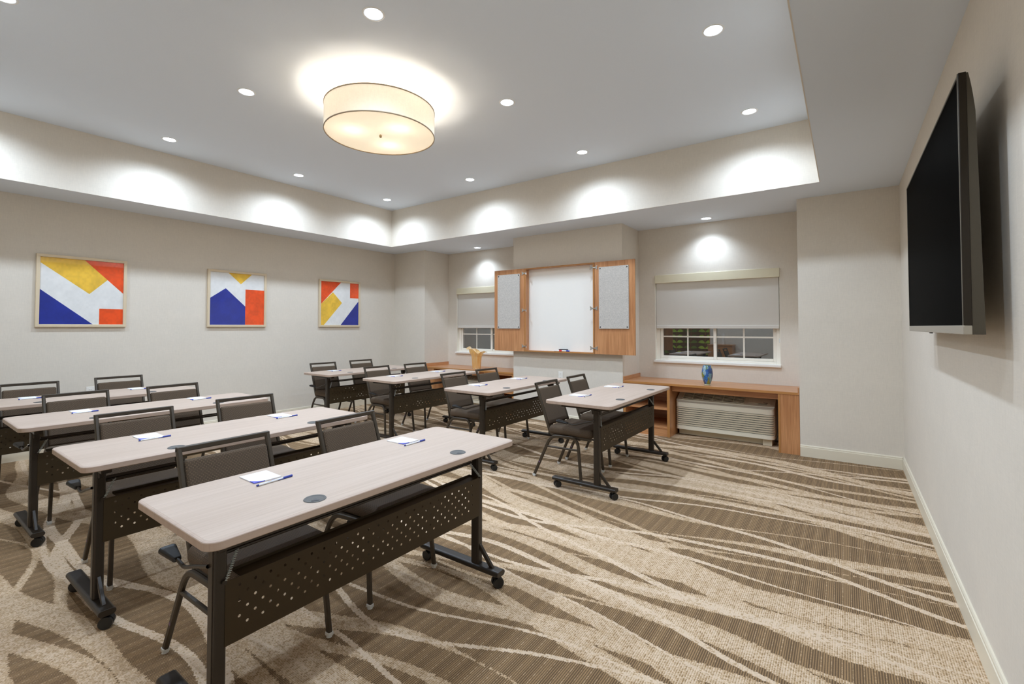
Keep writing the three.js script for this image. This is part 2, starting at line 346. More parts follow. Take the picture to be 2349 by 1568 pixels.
// ---------------------------------------------------------------- recessed downlights
const trimRingM = std(hex(240, 240, 238), 0.4);
const lensM = std(hex(255, 255, 255), 0.5, 0, { emissive: new THREE.Color().setRGB(...CAN_COLOR), emissiveIntensity: 9 });
const ringGeo = new THREE.LatheGeometry([[0.055, 0.012], [0.056, 0.0], [0.059, -0.003], [0.068, -0.003], [0.071, 0.0], [0.071, 0.001]].map((p) => new THREE.Vector2(...p)), 36);
const lensGeo = new THREE.LatheGeometry([[0, -0.0035], [0.03, -0.003], [0.05, -0.0012], [0.057, 0.0006]].map((p) => new THREE.Vector2(...p)), 32);
const XS = [-5.817, -4.104, -2.413, -0.692], ZS = [-4.742, -3.29, -1.85, -0.442];
const ord = ['first', 'second', 'third', 'fourth'];
function downlight(x, y, z, label, power, angle, soft = 0.6) {
  const t = thing('downlight', label, 'ceiling light', x, y, z, 0, y > 3 ? 'downlights of the raised ceiling' : 'downlights of the window recesses');
  part('trim_ring', ringGeo, trimRingM, t); part('lens', lensGeo, lensM, t);
  const l = new THREE.SpotLight(new THREE.Color().setRGB(...CAN_COLOR), power, 0, angle, soft, 2);
  l.name = 'downlight_beam'; l.position.set(0, -0.03, 0); l.target.position.set(0, -1, 0); l.castShadow = true; l.shadow.radius = 2.2;
  t.add(l); t.add(l.target);
}
ZS.forEach((z, j) => XS.forEach((x, i) => downlight(x, YH, z, `recessed downlight, ${ord[j]} row from the windows, ${ord[i]} from the picture wall`, CAN, 1.36)));
downlight(-5.166, YL, -6.17, 'small recessed downlight above the left window recess', CAN * 0.55, 1.12, 1);
downlight(-1.41, YL, -6.19, 'small recessed downlight above the window nearest the television', CAN * 0.55, 1.12, 1);

// ---------------------------------------------------------------- drum ceiling lamp
{
  const t = thing('drum_lamp', 'large round drum lamp with cream fabric shade on the raised ceiling', 'ceiling lamp', -3.25, 3.03, -2.575);
  const R = 0.46, H = 0.213, warm = new THREE.Color().setRGB(...BULB_COLOR);
  const shadeTex = dataTexture(256, 64, (x, y, o) => { const k = 1 + 0.03 * (vnoise(x / 1.5, y / 8, 170, 8) - 0.5) + 0.02 * (vnoise(x / 9, y / 1.4, 28, 45) - 0.5); o[0] = 250 * k; o[1] = 240 * k; o[2] = 222 * k; });
  rep(shadeTex, 0.25, 0.25);
  const cloth = phys(0xffffff, { map: shadeTex, roughness: 1, transmission: 0.04, thickness: 0, emissive: new THREE.Color().setRGB(1, 0.9, 0.76), emissiveIntensity: 0.12 });
  const diffuser = phys(hex(250, 242, 226), { roughness: 1, transmission: 0.06, thickness: 0, emissive: new THREE.Color().setRGB(1, 0.86, 0.68), emissiveIntensity: 0.2 });
  const bandM = std(hex(176, 158, 132), 0.6);
  part('shade', metreUV(new THREE.CylinderGeometry(R, R, H, 96, 1, true).translate(0, H / 2, 0)), cloth, t);
  part('top_band', new THREE.LatheGeometry([[R - 0.003, H - 0.004], [R + 0.0035, H - 0.004], [R + 0.0035, H + 0.006], [R - 0.003, H + 0.006], [R - 0.003, H - 0.004]].map((p) => new THREE.Vector2(...p)), 96), bandM, t);
  part('bottom_band', new THREE.LatheGeometry([[R - 0.004, -0.003], [R + 0.003, -0.003], [R + 0.003, 0.005], [R - 0.004, 0.005], [R - 0.004, -0.003]].map((p) => new THREE.Vector2(...p)), 96), bandM, t);
  part('diffuser', new THREE.CircleGeometry(R - 0.004, 96).rotateX(Math.PI / 2).translate(0, 0.004, 0), diffuser, t);
  part('finial', new THREE.LatheGeometry([[0, -0.018], [0.009, -0.018], [0.011, -0.014], [0.011, -0.002], [0.007, 0.004], [0, 0.004]].map((p) => new THREE.Vector2(...p)), 16), std(hex(170, 150, 115), 0.35, 0.8), t);
  part('stem', merge([cyl(0.008, 0.008, 0.31, 10).translate(0, 0.159, 0), cyl(0.07, 0.075, 0.02, 28).translate(0, 0.321, 0)]), std(hex(215, 208, 195), 0.4, 0.3), t);
  part('spider', merge([0, 1, 2].map((k) => cyl(0.003, 0.003, R - 0.01, 6).rotateZ(Math.PI / 2).translate((R - 0.01) / 2, 0, 0).rotateY(k * 2.0944 + 0.5).translate(0, H - 0.01, 0))), chromeM, t);
  for (let k = 0; k < 3; k++) {
    const a = 2.06 + k * 2.0944, bx = 0.235 * Math.cos(a), bz = 0.235 * Math.sin(a);
    part('bulb', new THREE.SphereGeometry(0.03, 16, 12).translate(bx, 0.115, bz), std(hex(255, 250, 240), 0.5, 0, { emissive: warm, emissiveIntensity: 6 }), t);
    part('socket', cyl(0.016, 0.016, 0.05, 12).translate(bx, 0.165, bz), whiteM, t);
    const l = new THREE.PointLight(warm, BULB, 0, 2); l.name = 'drum_bulb_light'; l.position.set(bx, 0.115, bz); l.castShadow = true; l.shadow.radius = 1.3; t.add(l);
  }
}

// ---------------------------------------------------------------- framed prints on the left wall
function print(polys) {
  const N = 512, cv = document.createElement('canvas'); cv.width = cv.height = N;
  const c = cv.getContext('2d');
  c.fillStyle = 'rgb(240,238,234)'; c.fillRect(0, 0, N, N);
  for (const [col, pts] of polys) { c.fillStyle = col; c.beginPath(); pts.forEach(([u, v], i) => (i ? c.lineTo(u * N, v * N) : c.moveTo(u * N, v * N))); c.closePath(); c.fill(); }
  const im = c.getImageData(0, 0, N, N), d = im.data;
  for (let y = 0; y < N; y++) for (let x = 0; x < N; x++) {             // uneven wash of the paint
    const i = (y * N + x) * 4, f = d[i] > 200 && d[i + 2] > 200 ? 0.35 : 1, k = 1 + f * (0.10 * (vnoise(x / 55 + 3, y / 55) - 0.5) + 0.07 * (vnoise(x / 14, y / 17 + 9) - 0.5) + 0.04 * (hash(x, y) - 0.5));
    for (let q = 0; q < 3; q++) d[i + q] = Math.min(255, d[i + q] * k);
  }
  c.putImageData(im, 0, 0);
  const t = new THREE.CanvasTexture(cv); t.colorSpace = THREE.SRGBColorSpace;
  return t;
}
const YEL = 'rgb(246,196,62)', ORA = 'rgb(244,82,18)', BLU = 'rgb(30,46,146)';
const PRINTS = [
  [-1.034, -1.792, 'framed print with big yellow chevron, orange corner and blue triangle, farthest from the windows', [[YEL, [[0, 0], [0.505, 0], [0.795, 0.287], [0.57, 0.525], [0, 0.083]]], [ORA, [[0.505, 0], [1, 0], [1, 0.5]]], [BLU, [[0, 0.475], [0.62, 1], [0, 1]]], [ORA, [[0.695, 0.751], [1, 0.751], [1, 1], [0.695, 1]]]]],
  [-2.648, -3.42, 'framed print with blue house shape, orange block and small yellow triangle, middle of three', [[YEL, [[0.32, 0], [0.758, 0], [0.55, 0.207]]], [BLU, [[0, 0.505], [0.277, 0.302], [0.637, 0.64], [0.637, 1], [0, 1]]], [ORA, [[0.637, 0.305], [1, 0.305], [1, 1], [0.637, 1]]]]],
  [-4.263, -5.038, 'framed print with slanted yellow bar, two orange shapes and blue corner, nearest the windows', [[ORA, [[0, 0], [0.52, 0], [0, 0.535]]], [YEL, [[0, 0.535], [0.31, 0.24], [0.548, 0.48], [0.085, 1], [0, 1]]], [ORA, [[0.765, 0], [1, 0], [1, 0.355], [0.765, 0.355]]], [BLU, [[1, 0.425], [1, 1], [0.513, 1]]]]],
];
const goldM = std(hex(228, 209, 178), 0.4, 0.1);
for (const [z0, z1, label, polys] of PRINTS) {
  const w = z0 - z1, h = 0.776, f = 0.03, t = thing('framed_print', label, 'picture', XL, 1.369, (z0 + z1) / 2, 0, 'framed prints on the left wall');
  const s = new THREE.Shape([[-w / 2, 0], [w / 2, 0], [w / 2, h], [-w / 2, h]].map((p) => new THREE.Vector2(...p)));
  s.holes.push(new THREE.Path([[-w / 2 + f, f], [-w / 2 + f, h - f], [w / 2 - f, h - f], [w / 2 - f, f]].map((p) => new THREE.Vector2(...p))));
  const g = new THREE.ExtrudeGeometry(s, { depth: 0.024, bevelEnabled: true, bevelThickness: 0.003, bevelSize: 0.003, bevelOffset: -0.003, bevelSegments: 2 });
  g.rotateY(Math.PI / 2); g.translate(0.004, 0, 0);
  part('frame', metreUV(g), goldM, t);
  part('print', new THREE.PlaneGeometry(w - 2 * f + 0.004, h - 2 * f + 0.004).rotateY(Math.PI / 2).translate(0.014, h / 2, 0), phys(0xffffff, { map: print(polys), roughness: 0.7, clearcoat: 1, clearcoatRoughness: 0.02 }), t);
  part('backing', box(0.001, 0.012, 0.012, h - 0.012, -w / 2 + 0.012, w / 2 - 0.012), std(hex(90, 80, 66), 0.9), t);
}

// ---------------------------------------------------------------- television on the right wall
{
  const zf = -3.8, zn = -2.17, y0 = 1.343, H = 0.897, xf = 0.327, L = zn - zf;
  const t = thing('television', 'large black flat television mounted on the right wall', 'television', xf, y0, (zf + zn) / 2);
  const bez = std(hex(44, 36, 26), 0.28, 0.4), silver = std(hex(178, 170, 156), 0.3, 0.5);
  part('bezel', merge([box(0, 0.022, 0.03, H, L / 2 - 0.010, L / 2, 0.003), box(0, 0.022, 0.03, H, -L / 2, -L / 2 + 0.010, 0.003), box(0, 0.022, H - 0.010, H, -L / 2 + 0.01, L / 2 - 0.01, 0.003)]), bez, t);
  part('lower_bezel', box(-0.001, 0.022, 0.0, 0.031, -L / 2, L / 2, 0.003, 'z'), silver, t);
  part('screen', box(0.0025, 0.004, 0.030, H - 0.009, -L / 2 + 0.009, L / 2 - 0.009), phys(hex(10, 10, 10), { roughness: 0.3, specularIntensity: 0.0006 }), t);
  part('edge_strip', merge([box(-0.0012, 0.001, 0.028, H, L / 2 - 0.0105, L / 2 - 0.0085), box(-0.0012, 0.001, H - 0.0105, H - 0.0085, -L / 2, L / 2 - 0.009)]), silver, t);
  const s = new THREE.Shape(); s.moveTo(0.022, 0.0); s.lineTo(0.054, 0.0); s.bezierCurveTo(0.049, 0.25, 0.048, 0.45, 0.042, H - 0.14); s.quadraticCurveTo(0.035, H - 0.05, 0.026, H - 0.004); s.lineTo(0.022, H - 0.004);
  const g = new THREE.ExtrudeGeometry(s, { depth: L - 0.004, bevelEnabled: false, curveSegments: 14 }); g.translate(0, 0, -L / 2 + 0.002);
  part('rear_shell', metreUV(g), std(hex(82, 74, 60), 0.45, 0.2), t);
  part('sensor', box(0.006, 0.016, -0.006, 0.001, -0.04, 0.0, 0.002), plasticM, t);
  part('wall_bracket', merge([box(0.045, XR - xf - 0.02, 0.28, 0.34, -0.25, 0.2, 0.003), box(0.045, XR - xf - 0.02, 0.5, 0.56, -0.25, 0.2, 0.003), box(XR - xf - 0.022, XR - xf - 0.001, 0.24, 0.6, -0.27, 0.22, 0.003)]), plasticM, t);
}

// ---------------------------------------------------------------- worktops and bookcases in the two recesses
function recess(x0, x1, flip, side) {     // x0..x1: the recess; flip: bookcase on the right instead of the left
  const zf = ZP - 0.004, zb = ZR + 0.002, top = 0.665;
  const t = thing('worktop', `cherry wood worktop with low side lips under the ${side} window`, 'worktop', (x0 + x1) / 2, 0.6, (zf + zb) / 2);
  const w = (x1 - x0) / 2 - 0.002, d = (zf - zb) / 2;
  part('board', box(-w, w, 0.037, 0.065, -d, d, 0.002, 'x'), woodM, t);
  part('front_edge', box(-w + 0.014, w - 0.014, 0.038, 0.064, d, d + 0.002, 0, 'x'), woodEdgeM, t);
  for (const s of [-1, 1]) part('side_lip', box(s * w, s * (w - 0.014), 0.0651, 0.118, -d, d + 0.002, 0.002, 'z'), woodM, t);
  part('apron', box(flip ? -w + 0.231 : -w + 0.609, flip ? w - 0.591 : w - 0.206, -0.036, 0.0365, d - 0.1, d - 0.082, 0, 'x'), woodM, t);
  // open bookcase
  const bw = flip ? 0.585 : 0.603, bx = flip ? x1 - 0.002 - bw : x0 + 0.002, b = thing('bookcase', `open cherry wood bookcase with two shelves under the ${side} worktop`, 'bookcase', bx + bw / 2, 0, (zf + zb) / 2);
  const th = 0.032, q = bw / 2, D = d - 0.004;
  for (const s of [-1, 1]) { const sp = part('side_panel', box(s * q, s * (q - th), 0, 0.6365, -D, D, 0.002), woodM, b); part('edge_strip', box(s * q, s * (q - th), 0, 0.6365, D, D + 0.0015), woodEdgeM, sp); }
  part('back_panel', box(-q + th, q - th, 0.1, 0.62, -D, -D + 0.012, 0, 'x'), woodM, b);
  for (const y of [0.12, 0.352]) part('shelf', box(-q + th + 0.0005, q - th - 0.0005, y - 0.022, y, -D + 0.0125, D - 0.006, 0.002, 'x'), woodM, b);
  part('plinth', box(-q + th + 0.0005, q - th - 0.0005, 0, 0.0975, D - 0.03, D - 0.012, 0.001, 'x'), woodM, b);
  part('top_rail', box(-q + th + 0.0005, q - th - 0.0005, 0.61, 0.6365, -D + 0.0125, D - 0.006, 0, 'x'), woodM, b);
  // closed end box on the other side
  const ew = flip ? 0.225 : 0.2, ex = flip ? x0 + 0.002 : x1 - 0.002 - ew, e = thing('end_cabinet', `narrow closed cherry wood end cabinet under the ${side} worktop`, 'cabinet', ex + ew / 2, 0, (zf + zb) / 2);
  const inner = flip ? 1 : -1;
  part('front_panel', box(-ew / 2 + (flip ? 0 : 0.0205), ew / 2 - (flip ? 0.0205 : 0), 0, 0.6365, D - 0.018, D - 0.001, 0.001), woodM, e);
  const sp = part('side_panel', box(inner * ew / 2, inner * (ew / 2 - 0.02), 0, 0.6365, -D, D - 0.001, 0.001), woodM, e);
  part('edge_strip', box(inner * ew / 2, inner * (ew / 2 - 0.02), 0, 0.6365, D - 0.0005, D + 0.001), woodEdgeM, sp);
}
recess(CH_R, PIER_R, false, 'right');
recess(PIER_L, CH_L, true, 'left');

// ---------------------------------------------------------------- air conditioners below the worktops
const acM = std(hex(238, 228, 205), 0.42), acDarkM = std(hex(70, 64, 54), 0.7), acBaseM = std(hex(214, 203, 178), 0.5);
{
  const W = 1.1, D = 0.4;                // local z: 0 at the wall, D at the front
  const t = thing('air_conditioner', 'cream wall air conditioner with horizontal louvers under the right worktop', 'air conditioner', -1.216, 0, ZR + 0.004, 0, 'air conditioners under the windows');
  // the casing: a rounded outline in plan, cut by the sloping top and drawn down to the grille
  const r = 0.06, plan = new THREE.Shape();
  plan.moveTo(-W / 2, 0); plan.lineTo(W / 2, 0); plan.lineTo(W / 2, -D + r); plan.quadraticCurveTo(W / 2, -D, W / 2 - r, -D); plan.lineTo(-W / 2 + r, -D); plan.quadraticCurveTo(-W / 2, -D, -W / 2, -D + r);
  const slab = (y0, y1, inset = 0) => {
    const k = new THREE.Shape(plan.getPoints(8).map((p) => new THREE.Vector2(p.x * (1 - inset / (W / 2)), p.y * (1 - inset / D))));
    const g = new THREE.ExtrudeGeometry(k, { depth: y1 - y0, bevelEnabled: false }); g.rotateX(-Math.PI / 2); g.translate(0, y0, 0); return g;
  };
  // the hood: front lip rounded over into a face that climbs back to the wall
  const cap = slab(0.362, 0.52), topY = (z) => (z > D - 0.012 ? 0.418 : Math.min(0.522, 0.428 + 0.1 * (D - 0.012 - z) / 0.2));
  { const p = cap.attributes.position; for (let i = 0; i < p.count; i++) if (p.getY(i) > 0.45) p.setY(i, topY(p.getZ(i))); }
  cap.computeVertexNormals();
  const crown = new THREE.Shape([[0, 0.4], [D - 0.05, 0.4], [D - 0.052, 0.448], [D - 0.212, 0.5279], [0.0, 0.5285]].map((q) => new THREE.Vector2(...q)));
  const crownG = new THREE.ExtrudeGeometry(crown, { depth: W - 0.004, bevelEnabled: false }); crownG.rotateY(-Math.PI / 2); crownG.translate(W / 2 - 0.002, 0, 0);
  part('hood', merge([metreUV(cap), metreUV(crownG)]), acM, t);
  part('core', slab(0.09, 0.361, 0.012), acDarkM, t);
  part('lower_band', slab(0.083, 0.13), acM, t);
  const n = 9, pitch = (0.361 - 0.132) / n;
  const slat = slab(0, pitch * 0.72, 0.0);
  { const p = slat.attributes.position; for (let i = 0; i < p.count; i++) if (p.getY(i) < pitch * 0.3) { p.setZ(i, p.getZ(i) * 0.985); p.setX(i, p.getX(i) * 0.994); } slat.computeVertexNormals(); }
  for (let k = 0; k < n; k++) part('louver', slat, acM, t).position.y = 0.132 + pitch * (k + 0.14);
  for (const s of [-1, 1]) part('side_cheek', box(s * W / 2, s * (W / 2 - 0.03), 0.1, 0.37, 0.01, D - 0.062, 0.004), acM, t);
  // discharge grille on the sloping top
  const tilt = Math.atan2(0.08, 0.16), mid = [0, 0.4895, D - 0.135];
  const grille = part('air_grille', box(-0.48, 0.23, 0.0, 0.003, -0.078, 0.076), acDarkM, t);
  grille.rotation.x = tilt; grille.position.set(...mid);
  for (let k = 0; k < 7; k++) part('grille_bar', box(-0.48, 0.23, 0.003, 0.008, -0.078 + k * 0.0247, -0.072 + k * 0.0247), acM, grille);
  for (let k = 0; k < 7; k++) part('grille_rib', box(-0.48 + k * 0.1176, -0.4755 + k * 0.1176, 0.003, 0.0085, -0.078, 0.076), acM, grille);
  const lid = part('control_lid', box(0.27, 0.5, 0, 0.005, -0.08, 0.045, 0.002), acM, t);
  lid.rotation.x = tilt; lid.position.set(...mid);
  part('badge', box(0.43, 0.475, 0.005, 0.006, 0.028, 0.036), acDarkM, lid);
  part('handle_slot', box(0.38, 0.47, 0.0, 0.0062, 0.05, 0.068, 0.003), std(hex(176, 168, 146), 0.6), lid);
  part('base_pan', box(-W / 2 + 0.02, W / 2 - 0.13, 0.004, 0.088, 0, D - 0.09, 0.004, 'x'), acBaseM, t);
  part('foot', box(W / 2 - 0.125, W / 2 - 0.03, 0.0, 0.088, 0.05, D - 0.045, 0.004), acBaseM, t);
  part('power_cord', pipe([[W / 2 + 0.012, 0.49, 0.06], [W / 2 + 0.018, 0.3, 0.07], [W / 2 + 0.016, 0.08, 0.075], [W / 2 - 0.01, 0.02, 0.08]], 0.004, 6, 24), std(hex(215, 212, 204), 0.5), t);
  copyOf(t, 'cream wall air conditioner glimpsed behind the tables under the left worktop', -5.312, 0, ZR + 0.004);
}

// ---------------------------------------------------------------- whiteboard cabinet on the projecting wall
{
  const x0 = -3.872, x1 = -2.742, y0 = 1.003, y1 = 2.238, d = 0.1, th = 0.018;
  const t = thing('whiteboard_cabinet', 'wall cabinet with open wooden doors showing a whiteboard', 'cabinet', (x0 + x1) / 2, y0, ZP + 0.0008);
  const w = (x1 - x0) / 2, h = y1 - y0;
  part('case', merge([box(-w, -w + th, 0, h, 0, d - 0.001), box(w - th, w, 0, h, 0, d - 0.001), box(-w + th, w - th, 0, th, 0, d - 0.001, 0, 'x'), box(-w + th, w - th, h - th, h, 0, d - 0.001, 0, 'x')]), woodM, t);
  part('case_edging', merge([box(-w, -w + th, 0, h, d - 0.001, d), box(w - th, w, 0, h, d - 0.001, d), box(-w + th, w - th, 0, th, d - 0.001, d), box(-w + th, w - th, h - th, h, d - 0.001, d)]), woodEdgeM, t);
  part('whiteboard', box(-w + th, w - th, th, h - th, 0.004, 0.012), phys(hex(253, 248, 239), { roughness: 0.25 }), t);
  const tackTex = dataTexture(256, 256, (x, y, o) => { const k = 1 + 0.16 * (vnoise(x / 1.4, y / 9, 183, 28) - 0.5) + 0.16 * (vnoise(x / 9, y / 1.4, 28, 183) - 0.5) + 0.08 * (hash(x, y) - 0.5); o[0] = 200 * k; o[1] = 193 * k; o[2] = 184 * k; });
  rep(tackTex, 0.25, 0.25);
  const tackM = std(0xffffff, 0.95, 0, { map: tackTex });
  const dw = 0.562;
  for (const s of [-1, 1]) {
    const a = s * (w + 0.006), b = s * (w + 0.006 + dw), door = part('door', box(Math.min(a, b), Math.max(a, b), 0, h, d - 0.02, d - 0.002, 0.0015), woodM, t);
    part('door_edging', box(s < 0 ? a - 0.0001 : b, s < 0 ? a + 0.0015 : b + 0.0015, 0, h, d - 0.02, d - 0.002), woodEdgeM, door);
    const c = s * (w + (s < 0 ? 0.288 : 0.284)), p0 = 0.34, p1 = 1.162;
    part('tackboard', box(c - 0.207, c + 0.207, p0, p1, d - 0.0018, d + 0.016, 0.002), tackM, door);
    for (const sx of [-1, 1]) for (const y of [p0 + 0.022, p1 - 0.022]) part('screw', new THREE.SphereGeometry(0.0095, 10, 6).scale(1, 1, 0.35).translate(c + sx * 0.187, y, d + 0.016), plasticM, door);
    for (const y of [0.078, 0.613, 1.164]) {                           // a wing plate on the door, one inside the case, a knuckle between
      const wing = (dir) => { const k = new THREE.Shape([[0, -0.008], [0.016, -0.011], [0.036, -0.027], [0.046, -0.027], [0.04, 0], [0.046, 0.027], [0.036, 0.027], [0.016, 0.011], [0, 0.008]].map((q) => new THREE.Vector2(q[0] * dir, q[1]))); return new THREE.ExtrudeGeometry(dir > 0 ? k : new THREE.Shape(k.getPoints().reverse()), { depth: 0.007, bevelEnabled: false }); };
      part('hinge', merge([wing(s).translate(s * (w + 0.006), y, d - 0.002), wing(-s).rotateY(s * 0.85).translate(s * (w - th - 0.001), y, d - 0.004), box(s * (w - th - 0.004), s * (w + 0.01), y - 0.007, y + 0.007, d - 0.001, d + 0.007, 0.002)]), chromeM, door);
    }
  }
}
{ // eraser and markers on the cabinet's lower edge
  const e = thing('whiteboard_eraser', 'black whiteboard eraser standing in the cabinet below the whiteboard', 'eraser', -3.25, 1.0214, ZP + 0.04);
  part('felt_pad', box(-0.062, 0.062, 0, 0.014, -0.022, 0.022, 0.003), std(hex(60, 60, 62), 0.95), e);
  part('grip', box(-0.064, 0.064, 0.0141, 0.032, -0.024, 0.024, 0.006), std(hex(46, 46, 48), 0.6), e);
  [['red', hex(214, 30, 40), -3.315], ['blue', hex(30, 70, 190), -3.2]].forEach(([name, col, x], k) => {
    const m = thing('marker', `${name} capped whiteboard marker lying in front of the eraser`, 'marker', x, 1.030, ZP + 0.078, 0, 'whiteboard markers');
    part('barrel', cyl(0.0088, 0.0088, 0.085, 14).rotateZ(Math.PI / 2).translate(-0.022, 0, 0), std(hex(238, 236, 232), 0.4), m);
    part('cap', cyl(0.0093, 0.0093, 0.045, 14).rotateZ(Math.PI / 2).translate(0.043, 0, 0), std(col, 0.4), m);
  });
}

// ---------------------------------------------------------------- vases, outlets
{
  const t = thing('vase', 'barrel shaped glass vase mottled in blue, green and yellow', 'vase', -1.362, 0.6654, -5.95);
  const N = 256, cols = [[36, 92, 160], [24, 62, 120], [150, 176, 186], [128, 136, 58], [92, 120, 78], [168, 158, 84], [52, 112, 176], [108, 150, 160], [70, 96, 60]];
  const spots = []; for (let k = 0; k < 120; k++) spots.push([hash(k, 1), hash(k, 2), cols[Math.floor(hash(k, 3) * cols.length)]]);
  const tex = dataTexture(N, N, (x, y, o) => {
    const u = x / N + 0.05 * (vnoise(x / 9, y / 9) - 0.5), v = y / N + 0.05 * (vnoise(x / 9 + 40, y / 9) - 0.5);
    let best = 9, c = cols[0];
    for (const [a, b, q] of spots) { const du = Math.abs(u - a), m = Math.min(du, 1 - du) * 1.6, dd = m * m + (v - b) ** 2; if (dd < best) { best = dd; c = q; } }
    const k = 0.8 + 0.45 * vnoise(x / 3.1, y / 3.1);
    for (let q = 0; q < 3; q++) o[q] = c[q] * k;
  });
  const prof = [[0.030, 0.012], [0.036, 0.014], [0.043, 0.035], [0.055, 0.07], [0.063, 0.11], [0.065, 0.14], [0.062, 0.175], [0.056, 0.205], [0.049, 0.228], [0.046, 0.238], [0.042, 0.238], [0.045, 0.226], [0.052, 0.203], [0.058, 0.17], [0.06, 0.13], [0.05, 0.06], [0.03, 0.02], [0, 0.02]];
  part('body', new THREE.LatheGeometry(prof.map((p) => new THREE.Vector2(...p)), 40), phys(0xffffff, { map: tex, roughness: 0.12, clearcoat: 1, clearcoatRoughness: 0.05 }), t);
  part('foot', new THREE.LatheGeometry([[0, 0], [0.034, 0], [0.036, 0.004], [0.035, 0.013], [0, 0.0135]].map((p) => new THREE.Vector2(...p)), 36), phys(hex(190, 186, 150), { roughness: 0.1, clearcoat: 1 }), t);
}
{
  const t = thing('vase', 'tall amber glass vase with flared and curling rim', 'vase', -5.03, 0.6654, -5.99);
  const A = 96, Bn = 40, pos = [], uv = [], idx = [];
  for (let j = 0; j <= Bn; j++) for (let i = 0; i <= A; i++) {
    const th = i / A * Math.PI * 2, v = j / Bn, petal = 0.5 + 0.5 * Math.cos(3 * th + 0.9), tip = Math.max(0, v - 0.62) / 0.38, big = 0.75 + 0.25 * Math.cos(th - 2.2);
    let rr = 0.068 + 0.022 * v + 0.006 * Math.cos(9 * th) * (0.3 + v), y = 0.285 * v / 0.86;
    if (v > 0.62) { const s = tip * (0.35 + 0.65 * petal); rr += 0.055 * s ** 1.5 * 1.6 + 0.012 * tip; y = 0.285 * 0.62 / 0.86 + 0.16 * Math.sin(Math.min(2.35, s * 2.35)) * (0.55 + 0.45 * petal) * big * 1.1; }
    pos.push(rr * Math.cos(th), y, rr * Math.sin(th)); uv.push(i / A, v);
    if (i < A && j < Bn) { const a = j * (A + 1) + i; idx.push(a, a + A + 1, a + 1, a + 1, a + A + 1, a + A + 2); }
  }
  const g = new THREE.BufferGeometry(); g.setAttribute('position', new THREE.Float32BufferAttribute(pos, 3)); g.setAttribute('uv', new THREE.Float32BufferAttribute(uv, 2)); g.setIndex(idx); g.computeVertexNormals();
  const tex = dataTexture(128, 64, (x, y, o) => { const k = vnoise(x / 3, y / 30, 43, 3), s = vnoise(x / 14, y / 14, 9, 5); o[0] = 255 - 6 * k; o[1] = 230 - 24 * k - 8 * s; o[2] = 184 - 46 * k - 20 * s; });
  part('body', g, phys(0xffffff, { map: tex, roughness: 0.35, transmission: 0.45, thickness: 0, clearcoat: 1, clearcoatRoughness: 0.08 }), t);
  part('base', new THREE.LatheGeometry([[0, 0], [0.068, 0], [0.07, 0.01], [0.062, 0.016], [0, 0.018]].map((p) => new THREE.Vector2(...p)), 36), phys(hex(236, 216, 176), { roughness: 0.15, clearcoat: 1 }), t);
}
function outlet(label, x, y, z, turn) {
  const t = thing('power_outlet', label, 'outlet', x, y, z, turn, 'wall outlets');
  part('cover_plate', box(-0.036, 0.036, -0.058, 0.058, 0, 0.006, 0.002), whiteM, t);
  for (const s of [-1, 1]) { const r = part('receptacle', box(-0.017, 0.017, s * 0.026 - 0.014, s * 0.026 + 0.014, 0.006, 0.0085, 0.002), whiteM, t); part('slots', merge([-1, 1].map((q) => box(q * 0.006 - 0.001, q * 0.006 + 0.001, s * 0.026 - 0.005, s * 0.026 + 0.005, 0.0085, 0.0088))), plasticM, r); }
}
outlet('white power outlet on the wall below the whiteboard cabinet', -3.315, 0.672, ZP, 0);
outlet('white power outlet low on the picture wall behind the tables', XL, 0.64, -1.49, Math.PI / 2);
console.log('fixtures');

